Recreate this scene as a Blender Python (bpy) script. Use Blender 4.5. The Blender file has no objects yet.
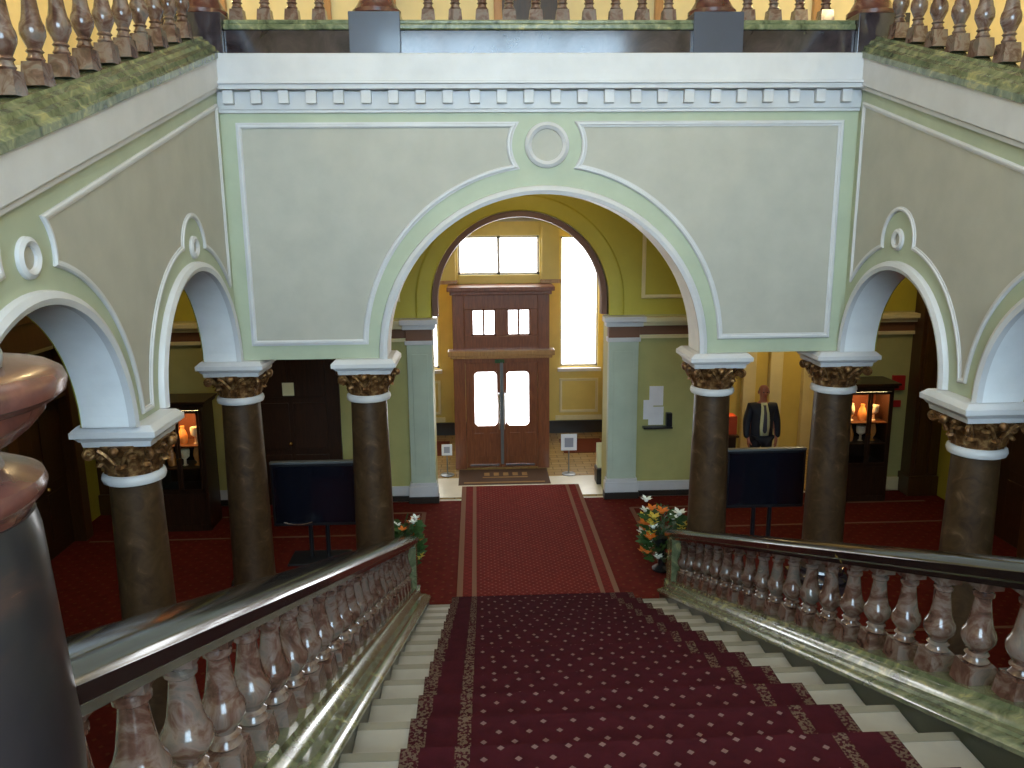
import bpy, bmesh, math, random
from mathutils import Vector, Matrix
random.seed(7)
C = bpy.context.scene.collection
PI = math.pi
sin, cos = math.sin, math.cos
W = 3.62          # half width between the side arcades
SP = 3.2          # springing height of the arches
SL = 0.3792       # slope of the main flight
LY, LZ = -8.28, 3.18   # edge and height of the landing
def nose(y): return SL*(0.1-y)
def top(y): return 6.58+0.30*min(y, 0)      # top of the sloping side fascia

# ------------------------------------------------------------- materials
class N:
    def __init__(s, name, rough=.6, metal=0, spec=.5, coat=0):
        s.m = bpy.data.materials.new(name); s.m.use_nodes = True
        s.t = s.m.node_tree; s.b = s.t.nodes['Principled BSDF']
        s.b.inputs['Roughness'].default_value = rough
        s.b.inputs['Metallic'].default_value = metal
        s.b.inputs['Specular IOR Level'].default_value = spec
        s.b.inputs['Coat Weight'].default_value = coat
        s.b.inputs['Coat Roughness'].default_value = .08
    def n(s, t, **k):
        o = s.t.nodes.new(t)
        for a, v in k.items(): setattr(o, a, v)
        return o
    def put(s, sock, v):
        if isinstance(v, bpy.types.NodeSocket): s.t.links.new(v, sock)
        else: sock.default_value = v
    def coord(s, kind='Object', scale=None):
        c = s.n('ShaderNodeTexCoord').outputs[kind]
        if scale:
            mp = s.n('ShaderNodeMapping'); mp.inputs['Scale'].default_value = scale
            s.put(mp.inputs[0], c); c = mp.outputs[0]
        return c
    def noise(s, sc, det=4, vec=None, dist=0, rough=.55):
        o = s.n('ShaderNodeTexNoise'); o.inputs['Scale'].default_value = sc
        o.inputs['Detail'].default_value = det; o.inputs['Distortion'].default_value = dist
        o.inputs['Roughness'].default_value = rough
        s.put(o.inputs['Vector'], vec if vec is not None else s.coord()); return o.outputs['Fac']
    def ramp(s, f, stops):
        o = s.n('ShaderNodeValToRGB'); e = o.color_ramp.elements
        while len(e) < len(stops): e.new(.5)
        for i, (p, c) in enumerate(stops): e[i].position = p; e[i].color = (*c, 1)
        s.put(o.inputs[0], f); return o.outputs[0]
    def math(s, op, a, b=0.0, c=0.0):
        o = s.n('ShaderNodeMath', operation=op); s.put(o.inputs[0], a); s.put(o.inputs[1], b); s.put(o.inputs[2], c); return o.outputs[0]
    def mix(s, f, a, b):
        o = s.n('ShaderNodeMix', data_type='RGBA'); s.put(o.inputs[0], f)
        for i, v in ((6, a), (7, b)): s.put(o.inputs[i], v if isinstance(v, bpy.types.NodeSocket) else (*v, 1))
        return o.outputs[2]
    def col(s, c): s.put(s.b.inputs['Base Color'], c if isinstance(c, bpy.types.NodeSocket) else (*c, 1)); return s
    def bump(s, h, st=.2, d=.01):
        o = s.n('ShaderNodeBump'); o.inputs['Strength'].default_value = st; o.inputs['Distance'].default_value = d
        s.put(o.inputs['Height'], h); s.put(s.b.inputs['Normal'], o.outputs[0]); return s
    def emit(s, c, st): s.b.inputs['Emission Color'].default_value = (*c, 1); s.b.inputs['Emission Strength'].default_value = st; return s

M = {}
def plain(key, c, rough=.6, var=.06, sc=3, **k):
    m = N(key, rough, **k); a = tuple(max(0, x*(1-var)) for x in c); b = tuple(min(1, x*(1+var)) for x in c)
    n = m.noise(sc); m.col(m.ramp(n, [(.3, a), (.7, b)])); m.bump(m.noise(60), .05); M[key] = m.m; return m
plain('green_border', (.42, .455, .32), .5)
plain('panel_fill', (.44, .415, .345), .55)
plain('white_trim', (.60, .585, .585), .45)
plain('white_arch', (.82, .82, .82), .45)
plain('hall_yellow', (.48, .42, .05), .55)
plain('hall_green', (.44, .41, .15), .55)
plain('porch_yellow', (.66, .50, .13), .5)
plain('pier_green', (.46, .52, .40), .5)
plain('cream_trim', (.72, .63, .36), .45)
plain('frieze_brown', (.17, .07, .03), .5)
plain('gallery_yellow', (.76, .65, .36), .6)
plain('ceiling_cream', (.70, .64, .48), .7)
plain('tile_cream', (.72, .66, .52), .25)
plain('black_gloss', (.006, .007, .012), .12, coat=.6)
plain('black_metal', (.012, .012, .014), .35)
plain('grey_metal', (.16, .17, .17), .35, metal=.3)
plain('bronze_grey', (.20, .235, .23), .35, metal=.2)
plain('paper', (.80, .79, .82), .7)
plain('note_paper', (.72, .70, .45), .7)
plain('red_plastic', (.45, .02, .015), .35)
plain('orange_card', (.55, .06, .01), .5)
plain('suit', (.010, .011, .018), .7)
plain('shirt', (.62, .62, .36), .7)
plain('tie', (.05, .045, .06), .6)
plain('skin', (.42, .15, .09), .5)
plain('hair', (.30, .22, .18), .7)
plain('shoe', (.01, .01, .01), .3)
plain('foliage', (.025, .07, .012), .6, var=.4, sc=30)
plain('petal_white', (.75, .78, .72), .6)
plain('petal_orange', (.65, .16, .012), .6)
plain('petal_yellow', (.60, .46, .06), .6)
plain('mat_brown', (.07, .032, .014), .95)
plain('mat_tan', (.26, .14, .045), .95)
plain('sign_grey', (.30, .30, .36), .7)
plain('cabinet_back', (.10, .025, .006), .6)
plain('stringer_green', (.030, .035, .020), .3)
plain('plinth_blue', (.055, .065, .095), .22, sc=2, coat=.3)
plain('dark_skirting', (.025, .018, .012), .4)
plain('brass', (.65, .42, .14), .25, metal=1)
plain('chrome', (.75, .75, .78), .2, metal=1)
def marble(key, stops, sc, rough=.18, dist=1.2, coat=.4, loc=False):
    m = N(key, rough, coat=coat); v = m.coord()
    if loc:
        oi = m.n('ShaderNodeObjectInfo'); va = m.n('ShaderNodeVectorMath', operation='ADD')
        m.put(va.inputs[0], v); m.put(va.inputs[1], oi.outputs['Location']); v = va.outputs[0]
        vs = m.n('ShaderNodeVectorMath', operation='ADD'); m.put(vs.inputs[0], v); m.put(vs.inputs[1], oi.outputs['Random']); v = vs.outputs[0]
    m.col(m.ramp(m.noise(sc, 8, v, dist, .62), stops)); M[key] = m.m; return m
marble('red_marble', [(.30, (.045, .020, .013)), (.45, (.12, .058, .040)), (.55, (.19, .13, .105)), (.68, (.12, .10, .085)), (.80, (.30, .24, .19))], 7, loc=True)
marble('newel_marble', [(.30, (.035, .014, .012)), (.46, (.10, .036, .028)), (.58, (.14, .05, .035)), (.66, (.27, .14, .09)), (.76, (.10, .03, .025))], 3.5, .26, coat=.15)
marble('newel_shaft_marble', [(.30, (.010, .010, .012)), (.52, (.022, .018, .018)), (.60, (.045, .025, .02)), (.64, (.30, .13, .07)), (.72, (.20, .08, .05)), (.8, (.02, .02, .02))], 2.2, .3, coat=.1)
marble('green_marble', [(.32, (.045, .055, .028)), (.46, (.12, .145, .075)), (.58, (.20, .215, .12)), (.66, (.36, .34, .14)), (.75, (.13, .115, .085))], 5, .2)
marble('rail_marble', [(.30, (.006, .005, .004)), (.55, (.014, .012, .010)), (.655, (.025, .021, .015)), (.67, (.32, .24, .06)), (.685, (.022, .018, .015)), (.8, (.010, .008, .007))], 2.2, .17, coat=.3)
marble('column_marble', [(.30, (.030, .014, .006)), (.48, (.055, .029, .012)), (.6, (.072, .040, .018)), (.70, (.13, .078, .040)), (.8, (.04, .018, .010))], 6, .42, coat=.05)
marble('dark_marble', [(.3, (.014, .010, .014)), (.55, (.045, .035, .04)), (.75, (.08, .06, .06))], 2.5, .12)
m = N('gold_leaf', .42, metal=.55); m.col(m.ramp(m.noise(18, 5), [(.3, (.055, .022, .008)), (.5, (.20, .09, .03)), (.72, (.50, .30, .12))])); M['gold_leaf'] = m.m
def wood(key, a, b, rough=.35, sc=(14, 14, 1.2)):
    m = N(key, rough, coat=.15); m.col(m.ramp(m.noise(2.2, 6, m.coord('Object', sc), 1.4), [(.3, a), (.7, b)])); M[key] = m.m
wood('door_wood', (.15, .042, .014), (.27, .085, .028))
wood('ledge_wood', (.32, .15, .045), (.46, .24, .08))
wood('dark_wood', (.016, .007, .003), (.045, .018, .007))
wood('brown_wood', (.050, .020, .006), (.095, .040, .012))
m = N('stair_stone', .35); m.col(m.ramp(m.noise(3, 6), [(.3, (.28, .25, .21)), (.7, (.36, .325, .275))])); M['stair_stone'] = m.m
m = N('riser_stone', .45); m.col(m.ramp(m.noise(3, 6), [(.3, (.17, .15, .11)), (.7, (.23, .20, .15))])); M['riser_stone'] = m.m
# parquet / tan vestibule floor
m = N('vestibule_tile', .22); br = m.n('ShaderNodeTexBrick'); m.put(br.inputs['Vector'], m.coord())
for k_, v_ in (('Scale', 1.6), ('Mortar Size', .012)): br.inputs[k_].default_value = v_
br.inputs['Color1'].default_value = (.40, .26, .10, 1); br.inputs['Color2'].default_value = (.33, .20, .07, 1); br.inputs['Mortar'].default_value = (.16, .10, .04, 1)
m.col(br.outputs['Color']); M['vestibule_tile'] = m.m
m = N('sunny_glass', .05); m.b.inputs['Base Color'].default_value = (.9, .9, .9, 1); m.emit((.96, .98, 1), 9); M['sunny_glass'] = m.m
m = N('landing_glass', .05); m.b.inputs['Base Color'].default_value = (.9, .9, .9, 1); m.emit((.56, .79, 1), 16); M['landing_glass'] = m.m
m = N('skylight_glass', .05); m.b.inputs['Base Color'].default_value = (.9, .9, .9, 1); m.emit((1, .88, .66), 1.3); M['skylight_glass'] = m.m
m = N('lamp_glow', .3); m.b.inputs['Base Color'].default_value = (.9, .8, .6, 1); m.emit((1, .74, .36), 12); M['lamp_glow'] = m.m
m = N('cabinet_glow', .3); m.b.inputs['Base Color'].default_value = (.6, .3, .1, 1); m.emit((1, .36, .08), 1.6); M['cabinet_glow'] = m.m
plain('amber', (.85, .36, .10), .25); plain('amber_pale', (.9, .75, .5), .3)
m = N('clear_pane', .03); m.b.inputs['Base Color'].default_value = (.95, .97, .97, 1); m.b.inputs['Transmission Weight'].default_value = 1; m.b.inputs['IOR'].default_value = 1.05; M['clear_pane'] = m.m
# carpets: UV in metres, u across, v along the walk
def carpet(key, ground, dot, a, r, lines=(), line_col=(.25, .15, .09), edge=None, rough=.95, grid=None):
    m = N(key, rough, spec=.1); uv = m.n('ShaderNodeSeparateXYZ'); m.put(uv.inputs[0], m.coord('UV'))
    U, V = uv.outputs[0], uv.outputs[1]
    def diamond(ou, ov):
        x = m.math('ABSOLUTE', m.math('SUBTRACT', m.math('FRACT', m.math('ADD', m.math('DIVIDE', U, a), ou)), .5))
        y = m.math('ABSOLUTE', m.math('SUBTRACT', m.math('FRACT', m.math('ADD', m.math('DIVIDE', V, a), ov)), .5))
        return m.math('LESS_THAN', m.math('ADD', x, y), r)
    fz = m.ramp(m.noise(9, 3), [(.3, tuple(c*.82 for c in ground)), (.7, tuple(min(1, c*1.15) for c in ground))])
    c = fz
    if grid:
        g = m.math('ABSOLUTE', m.math('SUBTRACT', m.math('FRACT', m.math('DIVIDE', m.math('ADD', U, V), grid)), .5))
        h = m.math('ABSOLUTE', m.math('SUBTRACT', m.math('FRACT', m.math('DIVIDE', m.math('SUBTRACT', U, V), grid)), .5))
        c = m.mix(m.math('MULTIPLY', m.math('LESS_THAN', m.math('MINIMUM', g, h), .09), .5), c, tuple(x*.45 for x in ground))
    d = m.math('MAXIMUM', diamond(0, 0), diamond(.5, .5))
    AU = m.math('ABSOLUTE', U)
    if edge: d = m.math('MULTIPLY', d, m.math('LESS_THAN', AU, edge))
    c = m.mix(d, c, dot)
    for (lu, lw, st) in lines:
        l = m.math('LESS_THAN', m.math('ABSOLUTE', m.math('SUBTRACT', AU, lu)), lw)
        nz = m.math('GREATER_THAN', m.noise(55, 2), .5 if st < 1 else 0)
        c = m.mix(m.math('MULTIPLY', l, nz), c, line_col)
    m.col(c); m.bump(m.noise(400, 2), .3, .003); M[key] = m.m
carpet('stair_carpet_weave', (.038, .0045, .0075), (.15, .085, .08), .16, .115, [(.90, .035, .5), (1.15, .05, .5)], (.10, .065, .045), .83)
carpet('runner_weave', (.15, .019, .014), (.19, .07, .055), .10, .13, [(.84, .03, 1), (1.03, .038, 1)], (.19, .095, .06), .78, grid=.1)
carpet('hall_weave', (.10, .011, .007), (.12, .03, .012), .22, .12, (), (.2, .1, .05), None)

# ------------------------------------------------------------- mesh building
class B:
    def __init__(s): s.v = []; s.f = []; s.mi = []; s.uv = {}
    def add(s, vs, fs, mi=0):
        o = len(s.v); s.v += [tuple(v) for v in vs]
        s.f += [tuple(i+o for i in f) for f in fs]; s.mi += [mi]*len(fs); return s
    def box(s, x0, x1, y0, y1, z0, z1, mi=0, ch=0):
        x0, x1 = sorted((x0, x1)); y0, y1 = sorted((y0, y1)); z0, z1 = sorted((z0, z1))
        if ch <= 0:
            vs = [(x, y, z) for z in (z0, z1) for y in (y0, y1) for x in (x0, x1)]
            return s.add(vs, [(0, 2, 3, 1), (4, 5, 7, 6), (0, 1, 5, 4), (2, 6, 7, 3), (0, 4, 6, 2), (1, 3, 7, 5)], mi)
        bm = bmesh.new(); bmesh.ops.create_cube(bm, size=1)
        for v in bm.verts: v.co = Vector(((x0+x1)/2+v.co.x*(x1-x0), (y0+y1)/2+v.co.y*(y1-y0), (z0+z1)/2+v.co.z*(z1-z0)))
        bmesh.ops.bevel(bm, geom=bm.edges[:], offset=ch, segments=2, affect='EDGES', profile=.5)
        bm.verts.index_update(); s.add([v.co for v in bm.verts], [[v.index for v in f.verts] for f in bm.faces], mi); bm.free(); return s
    def lathe(s, prof, c=(0, 0, 0), seg=24, mi=0, sq=None):
        n = len(prof); vs = []; fs = []
        for r, z in prof:
            for k in range(seg):
                a = 2*PI*k/seg
                vs.append((c[0]+r*cos(a), c[1]+r*sin(a), c[2]+z))
        for i in range(n-1):
            for k in range(seg):
                k2 = (k+1) % seg; fs.append((i*seg+k, i*seg+k2, (i+1)*seg+k2, (i+1)*seg+k))
        fs.append(tuple(range(seg))[::-1]); fs.append(tuple((n-1)*seg+k for k in range(seg)))
        return s.add(vs, fs, mi)
    def frustum(s, c, a0, a1, z0, z1, mi=0):
        vs = [(c[0]+sx*a, c[1]+sy*a, c[2]+z) for a, z in ((a0, z0), (a1, z1)) for sx, sy in ((-1, -1), (1, -1), (1, 1), (-1, 1))]
        return s.add(vs, [(3, 2, 1, 0), (4, 5, 6, 7)]+[(i, (i+1) % 4, 4+(i+1) % 4, 4+i) for i in range(4)], mi)
    def tube(s, pts, r, seg=8, mi=0):
        pts = [Vector(p) for p in pts]; rr = r if isinstance(r, (list, tuple)) else [r]*len(pts)
        vs = []; fs = []
        for i, p in enumerate(pts):
            t = (pts[min(i+1, len(pts)-1)]-pts[max(i-1, 0)]).normalized()
            u = t.orthogonal().normalized() if i == 0 else (u-t*u.dot(t)).normalized()
            w = t.cross(u)
            vs += [p+(u*cos(2*PI*k/seg)+w*sin(2*PI*k/seg))*rr[i] for k in range(seg)]
        for i in range(len(pts)-1):
            for k in range(seg):
                k2 = (k+1) % seg; fs.append((i*seg+k, i*seg+k2, (i+1)*seg+k2, (i+1)*seg+k))
        fs.append(tuple(range(seg))[::-1]); fs.append(tuple((len(pts)-1)*seg+k for k in range(seg)))
        return s.add(vs, fs, mi)
    def prism(s, poly, fn, h0, h1, mi=0, side=None, sides=None):
        """polygon (a,b) extruded between heights h0 and h1; fn(a,b,h)->xyz"""
        n = len(poly); vs = [fn(a, b, h0) for a, b in poly]+[fn(a, b, h1) for a, b in poly]
        s.add(vs, [tuple(range(n))[::-1], tuple(range(n, 2*n))], mi)
        o = len(s.v)-2*n
        for i in range(n):
            j = (i+1) % n; s.f.append((o+i, o+j, o+n+j, o+n+i)); s.mi.append((side if side is not None else mi) if (sides is None or sides(poly[i], poly[j])) else mi)
        return s
    def sweep(s, path, prof, fn, closed=False, mi=0):
        """profile [(offset sideways, height)] along a 2D path on a surface"""
        n = len(path); P = [Vector(p) for p in path]; m_ = len(prof); vs = []
        for i in range(n):
            a = P[i]-P[i-1] if (i > 0 or closed) else P[1]-P[0]
            b = P[(i+1) % n]-P[i] if (i < n-1 or closed) else a
            if a.length < 1e-7: a = b
            if b.length < 1e-7: b = a
            a = a.normalized(); b = b.normalized(); na = Vector((-a.y, a.x)); nb = Vector((-b.y, b.x))
            mt = na+nb; mt = mt/max(mt.length_squared/2, .35) if mt.length > 1e-6 else na
            for o, h in prof: q = P[i]+mt*o; vs.append(fn(q.x, q.y, h))
        fs = []
        for i in range(n if closed else n-1):
            j = (i+1) % n
            for k in range(m_-1): fs.append((i*m_+k, i*m_+k+1, j*m_+k+1, j*m_+k))
        if not closed: fs += [tuple(range(m_)), tuple((n-1)*m_+k for k in range(m_))[::-1]]
        return s.add(vs, fs, mi)
    def blob(s, c, r, mi=0, seg=10):
        r = (r, r, r) if not isinstance(r, (tuple, list)) else r; rings = seg//2+1; vs = []; fs = []
        for i in range(1, rings):
            t = PI*i/rings
            for k in range(seg): a = 2*PI*k/seg; vs.append((c[0]+r[0]*sin(t)*cos(a), c[1]+r[1]*sin(t)*sin(a), c[2]+r[2]*cos(t)))
        for i in range(rings-2):
            for k in range(seg): k2 = (k+1) % seg; fs.append((i*seg+k, (i+1)*seg+k, (i+1)*seg+k2, i*seg+k2))
        vs += [(c[0], c[1], c[2]+r[2]), (c[0], c[1], c[2]-r[2])]; a, b = len(vs)-2, len(vs)-1
        for k in range(seg): k2 = (k+1) % seg; fs += [(a, k, k2), (b, (rings-2)*seg+k2, (rings-2)*seg+k)]
        return s.add(vs, fs, mi)
    def obj(s, name, mats, parent=None, smooth=False, bevel=0, local=False, recalc=True):
        """vertices are in world space unless local; a parented mesh keeps its place"""
        me = bpy.data.meshes.new(name); off = Vector((0, 0, 0))
        if parent is not None and not local:
            off = Vector(parent.location)
            if parent.parent: off += Vector(parent.parent.location)
        me.from_pydata([tuple(Vector(v)-off) for v in s.v], [], s.f)
        for mt in (mats if isinstance(mats, (list, tuple)) else [mats]): me.materials.append(M[mt])
        for p, k in zip(me.polygons, s.mi): p.material_index = k
        if recalc:
            bm = bmesh.new(); bm.from_mesh(me); bmesh.ops.recalc_face_normals(bm, faces=bm.faces); bm.to_mesh(me); bm.free()
        if smooth:
            for p in me.polygons: p.use_smooth = True
            me.set_sharp_from_angle(angle=math.radians(38))
        o = bpy.data.objects.new(name, me); C.objects.link(o); o.parent = parent
        if bevel:
            b = o.modifiers.new('b', 'BEVEL'); b.width = bevel; b.segments = 2; b.limit_method = 'ANGLE'
        return o
def thing(name, label, cat, loc=(0, 0, 0), group=None):
    o = bpy.data.objects.new(name, None); C.objects.link(o); o.location = loc; o.empty_display_size = .1
    return tag(o, label, cat, group)
def tag(o, label, cat, group=None):
    o['label'] = label; o['category'] = cat
    if group: o['group'] = group
    return o
def st(b, name, mats, **k):
    o = b.obj(name, mats, **k); o['kind'] = 'structure'; return o
def arc(cx, cz, r, a0, a1, n=24): return [(cx+r*cos(math.radians(a0+(a1-a0)*i/n)), cz+r*sin(math.radians(a0+(a1-a0)*i/n))) for i in range(n+1)]
def angle_of(cx, cz, p): return math.degrees(math.atan2(p[1]-cz, p[0]-cx))
MOLD = [(-.032, 0), (-.032, .02), (-.018, .034), (.004, .034), (.012, .022), (.03, .018), (.03, 0)]
RING = [(-.012, 0), (-.012, .055), (.03, .07), (.075, .05), (.085, .02), (.085, 0)]
front = lambda a, b, h: (a, -h, b)

# ------------------------------------------------------------- floors
def sheet(name, x0, x1, y0, y1, z, mat, u0=0, th=.012, n=1):
    b = B(); b.box(x0, x1, y0, y1, z-th, z); o = b.obj(name, mat)
    uv = o.data.uv_layers.new(name='UVMap')
    for p in o.data.polygons:
        for li in p.loop_indices:
            v = o.data.vertices[o.data.loops[li].vertex_index].co; uv.data[li].uv = (v.x-u0, v.y)
    return o
st(B().box(-7.4, 7.4, LY, 4.0, -.3, -.03), 'floor', 'tile_cream')
st(B().box(-7.4, 7.4, 4.0, 12.2, -.3, 0), 'floor_vestibule', 'vestibule_tile')
o = sheet('hall_carpet', -7.2, 7.2, -7.6, 3.84, -.002, 'hall_weave', th=.025); tag(o, 'dark red fitted carpet covering the hall floor around the foot of the stairs', 'carpet')
st(B().box(-1.98, 1.80, 4.0, 5.05, 0, .006), 'floor_marble_band', 'tile_cream')
o = sheet('carpet_runner', -1.13, 1.0, .18, 4.52, .022, 'runner_weave', u0=-.06, th=.02); tag(o, 'red patterned runner with double tan border lines from stair foot to vestibule', 'carpet runner')
plain('carpet_tan', (.15, .06, .03), .9)
for s in (-1, 1):
    for q in ((s*1.74-.035, s*1.74+.035, .95, 3.3), (s*1.74, s*6.8, 3.26, 3.32), (s*1.9, s*6.8, 2.35, 2.40), (s*2.5, s*6.8, -1.0, -.95)):
        o = B().box(*q, -.001, .004).obj('border_stripe', 'carpet_tan', bpy.data.objects['hall_carpet']); o['label'] = 'tan border stripe woven in the red carpet'

# ------------------------------------------------------------- front arch wall
R0 = 1.88
poly = [(-3.99, 6.3), (-3.99, SP)]+[(-R0, SP)]+arc(0, SP+.02, R0, 180, 0, 48)+[(R0, SP), (3.99, SP), (3.99, 6.3)]
b = B(); b.prism(poly, front, 0, -.52, 0, side=1, sides=lambda p, q: p[1] < 5.9 and q[1] < 5.9 and abs(p[0]) < R0+.01 and abs(q[0]) < R0+.01)
wf = st(b, 'wall_front', ['green_border', 'white_arch'])
b = B(); b.sweep([(R0, SP)]+arc(0, SP+.02, R0, 0, 180, 48)+[(-R0, SP)], [(-x, h) for x, h in RING], front); st(b, 'trim_1', 'white_trim', smooth=True)
# panels either side of the roundel
def front_panel(s):
    mc = (.03*1, 5.63); zb, zt, xo = 3.40, 5.855, 3.42; rm = .43; ra = 2.12
    cxm = .03
    # intersections: roundel arc with panel top and with arch moulding
    a_top = math.degrees(math.asin((zt-mc[1])/rm)); a_bot = -34
    pts = [(s*xo, zb), (s*xo, zt)]
    notch = [(cxm+s*rm*cos(math.radians(a)), mc[1]+rm*sin(math.radians(a))) for a in [a_top+(a_bot-a_top)*i/12 for i in range(13)]]
    e = notch[-1]; ang = math.degrees(math.acos(max(-1, min(1, abs(e[0])/ra)))); 
    zc = e[1]-math.sqrt(ra*ra-e[0]**2)
    a0 = math.degrees(math.atan2(e[1]-zc, abs(e[0]))); a1 = math.degrees(math.asin((zb-zc)/ra))
    curve = [(s*ra*cos(math.radians(a0+(a1-a0)*i/28)), zc+ra*sin(math.radians(a0+(a1-a0)*i/28))) for i in range(1, 29)]
    return pts+notch+curve
for i, s in enumerate((-1, 1)):
    p = front_panel(s)
    st(B().prism(p, front, 0, .006), 'wall_front_panel_%s' % ('left' if s < 0 else 'right'), 'panel_fill')
    st(B().sweep(p, MOLD, front, closed=True), 'trim_%d' % (2+i), 'white_trim', smooth=True)
def roundel(cx, cz, r, fn, name, fill='panel_fill', k=1):
    b = B(); b.sweep(arc(cx, cz, r, 0, 352.5, 47), [(-.04*k, 0), (-.035*k, .03*k), (0, .05*k), (.035*k, .03*k), (.04*k, 0)], fn, closed=True)
    st(b, name, 'white_trim', smooth=True)
    st(B().prism(arc(cx, cz, r-.03, 0, 352.5, 47), fn, 0, .006), name+'_disc', fill)
roundel(.03, 5.63, .215, front, 'trim_4')
# dentil cornice and fascia
b = B(); b.box(-W, W, -.05, 0, 6.02, 6.21); b.box(-W, W, -.17, 0, 6.22, 6.27); b.box(-W, W, -.20, 0, 6.27, 6.30)
b.box(-W, W, -.035, 0, 5.985, 6.02)
x = -3.48
while x < 3.55: b.box(x-.055, x+.055, -.125, -.05, 6.075, 6.215); x += .30
st(b, 'trim_5', 'white_trim', bevel=.004)
b = B(); b.box(-W, W, -.16, .52, 6.30, 6.59); st(b, 'trim_6', 'white_trim', bevel=.01)

# ------------------------------------------------------------- side arcades
PY = {-1: -2.72, 1: -2.50}      # column lines of the two arcades
PH = .36
for s in (-1, 1):
    nm = 'left' if s < 0 else 'right'
    pc = PY[s]; h = PH if s < 0 else .30
    rs = (abs(pc+h)-.08)/2; cs = -.08-rs                     # small arch
    rb = 1.12 if s < 0 else 1.08; cb = pc-h-rb                                # big arch
    fn = lambda a, bb, hh, s=s: (s*(W-hh), a, bb)
    yend = LY
    poly = [(.52, 6.3), (.52, SP), (-.08, SP)]+arc(cs, SP, rs, 0, 180, 36)+[(pc-h, SP)]+arc(cb, SP, rb, 0, 180, 40)+[(cb-rb, .0), (yend, .0), (yend, top(yend)-.29), (0, 6.29)]
    b = B(); b.prism(poly, fn, 0, -.38, 0, side=1, sides=lambda p, q: SP-.001 <= min(p[1], q[1]) and max(p[1], q[1]) < 4.5 and p[0] < 0)
    st(b, 'wall_'+nm, ['green_border', 'white_arch'])
    k = 10 if s < 0 else 30
    for j, (cc, rr) in enumerate(((cs, rs), (cb, rb))):
        b = B(); b.sweep(arc(cc, SP, rr, 0, 180, 40), [(-x, hh) for x, hh in RING], fn); st(b, 'trim_%d' % (k+j), 'white_trim', smooth=True)
        b = B(); b.sweep(arc(cc, SP, rr, 0, 180, 40), [(-.012, .0), (-.03, .0), (-.03, -.03), (.0, -.03)], lambda a, bb, hh, s=s: (s*(W+.36-hh), a, bb)); st(b, 'trim_%d' % (k+8+j), 'hall_yellow', smooth=True)
    # panel outline
    rm = .27
    tz = lambda y: 6.085+.305*y
    mcy, mcz = cb-.07, 4.63
    rn = .34; scz = 4.55; sr = .33
    y1 = -.15; r_s = rs+rm; r_b = rb+rm
    # start at panel top right corner, go left along the top
    P = [(y1, tz(y1))]
    # notch of the big roundel: circle centre (mcy, 4.68)
    a = 30
    for it in range(60):
        q = (mcy+rn*cos(math.radians(a)), mcz+rn*sin(math.radians(a)))
        if q[1] > tz(q[0]): break
        a += 1
    P += [(mcy+rn*cos(math.radians(a_)), mcz+rn*sin(math.radians(a_))) for a_ in [a-(a+22)*i/10 for i in range(11)]]
    e = P[-1]
    while math.hypot(P[-1][0]-cb, P[-1][1]-SP) < r_b: P.pop()
    a0 = angle_of(cb, SP, P[-1])
    P += arc(cb, SP, r_b, a0, 3, 24)[0:]
    xs_b = cb+r_b; xs_s = cs-r_s
    if xs_b > xs_s-.06:
        # arcs meet: cut both where they cross
        P = [p for p in P if not (p[0] > (xs_b+xs_s)/2-.035 and p[1] < 4.4)]
        sm = [p for p in arc(cs, SP, r_s, 177, 90, 30) if p[0] > (xs_b+xs_s)/2+.035]
    else: sm = arc(cs, SP, r_s, 177, 90, 30)
    # bump of the small roundel
    sm = [p for p in sm if not math.hypot(p[0]-cs, p[1]-scz) < sr]
    P += sm
    ab = angle_of(cs, scz, sm[-1]) % 360; P += arc(cs, scz, sr, ab, 180-ab if ab > 90 else -20, 20)
    rt = [p for p in arc(cs, SP, r_s, 90, 0, 40) if math.hypot(p[0]-cs, p[1]-scz) >= sr and p[0] < y1]
    P += rt; P.append((y1, SP+math.sqrt(max(r_s**2-(y1-cs)**2, .01))))
    st(B().prism(P, fn, 0, .006), 'wall_%s_panel' % nm, 'panel_fill')
    st(B().sweep(P, [(a_*.8, h_*.8) for a_, h_ in MOLD], fn, closed=True), 'trim_%d' % (k+3), 'white_trim', smooth=True)
    roundel(cs, 4.565, .085, fn, 'trim_%d' % (k+4), k=.75)
    roundel(mcy, 4.615, .105, fn, 'trim_%d' % (k+5), k=.8)
    # far panel toward the landing
    a = 150
    while mcz+rn*sin(math.radians(a)) > tz(mcy+rn*cos(math.radians(a))): a += 1
    nt = [(mcy+rn*cos(math.radians(q)), mcz+rn*sin(math.radians(q))) for q in range(a, 225, 5)]
    nt = [q for q in nt if math.hypot(q[0]-cb, q[1]-SP) > r_b+.01]
    a0 = angle_of(cb, SP, nt[-1]) % 360
    P2 = nt+arc(cb, SP, r_b, a0, 180, 20)+[(cb-r_b, 1.2), (-7.6, 1.2), (-7.6, tz(-7.6))]
    if True:
        st(B().sweep(P2, MOLD, fn, closed=True), 'trim_%d' % (k+6), 'white_trim', smooth=True)
    # sloping fascia with small moulding under it
    b = B(); fa = [(.0, 6.29), (.0, 6.59), (yend, top(yend)), (yend, top(yend)-.29)]
    b.prism(fa, fn, -.38, .06); b.prism([(0, 6.235), (0, 6.285), (yend, top(yend)-.295), (yend, top(yend)-.345)], fn, 0, .035)
    st(b, 'trim_%d' % (k+7), 'white_trim', bevel=.008)

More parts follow.
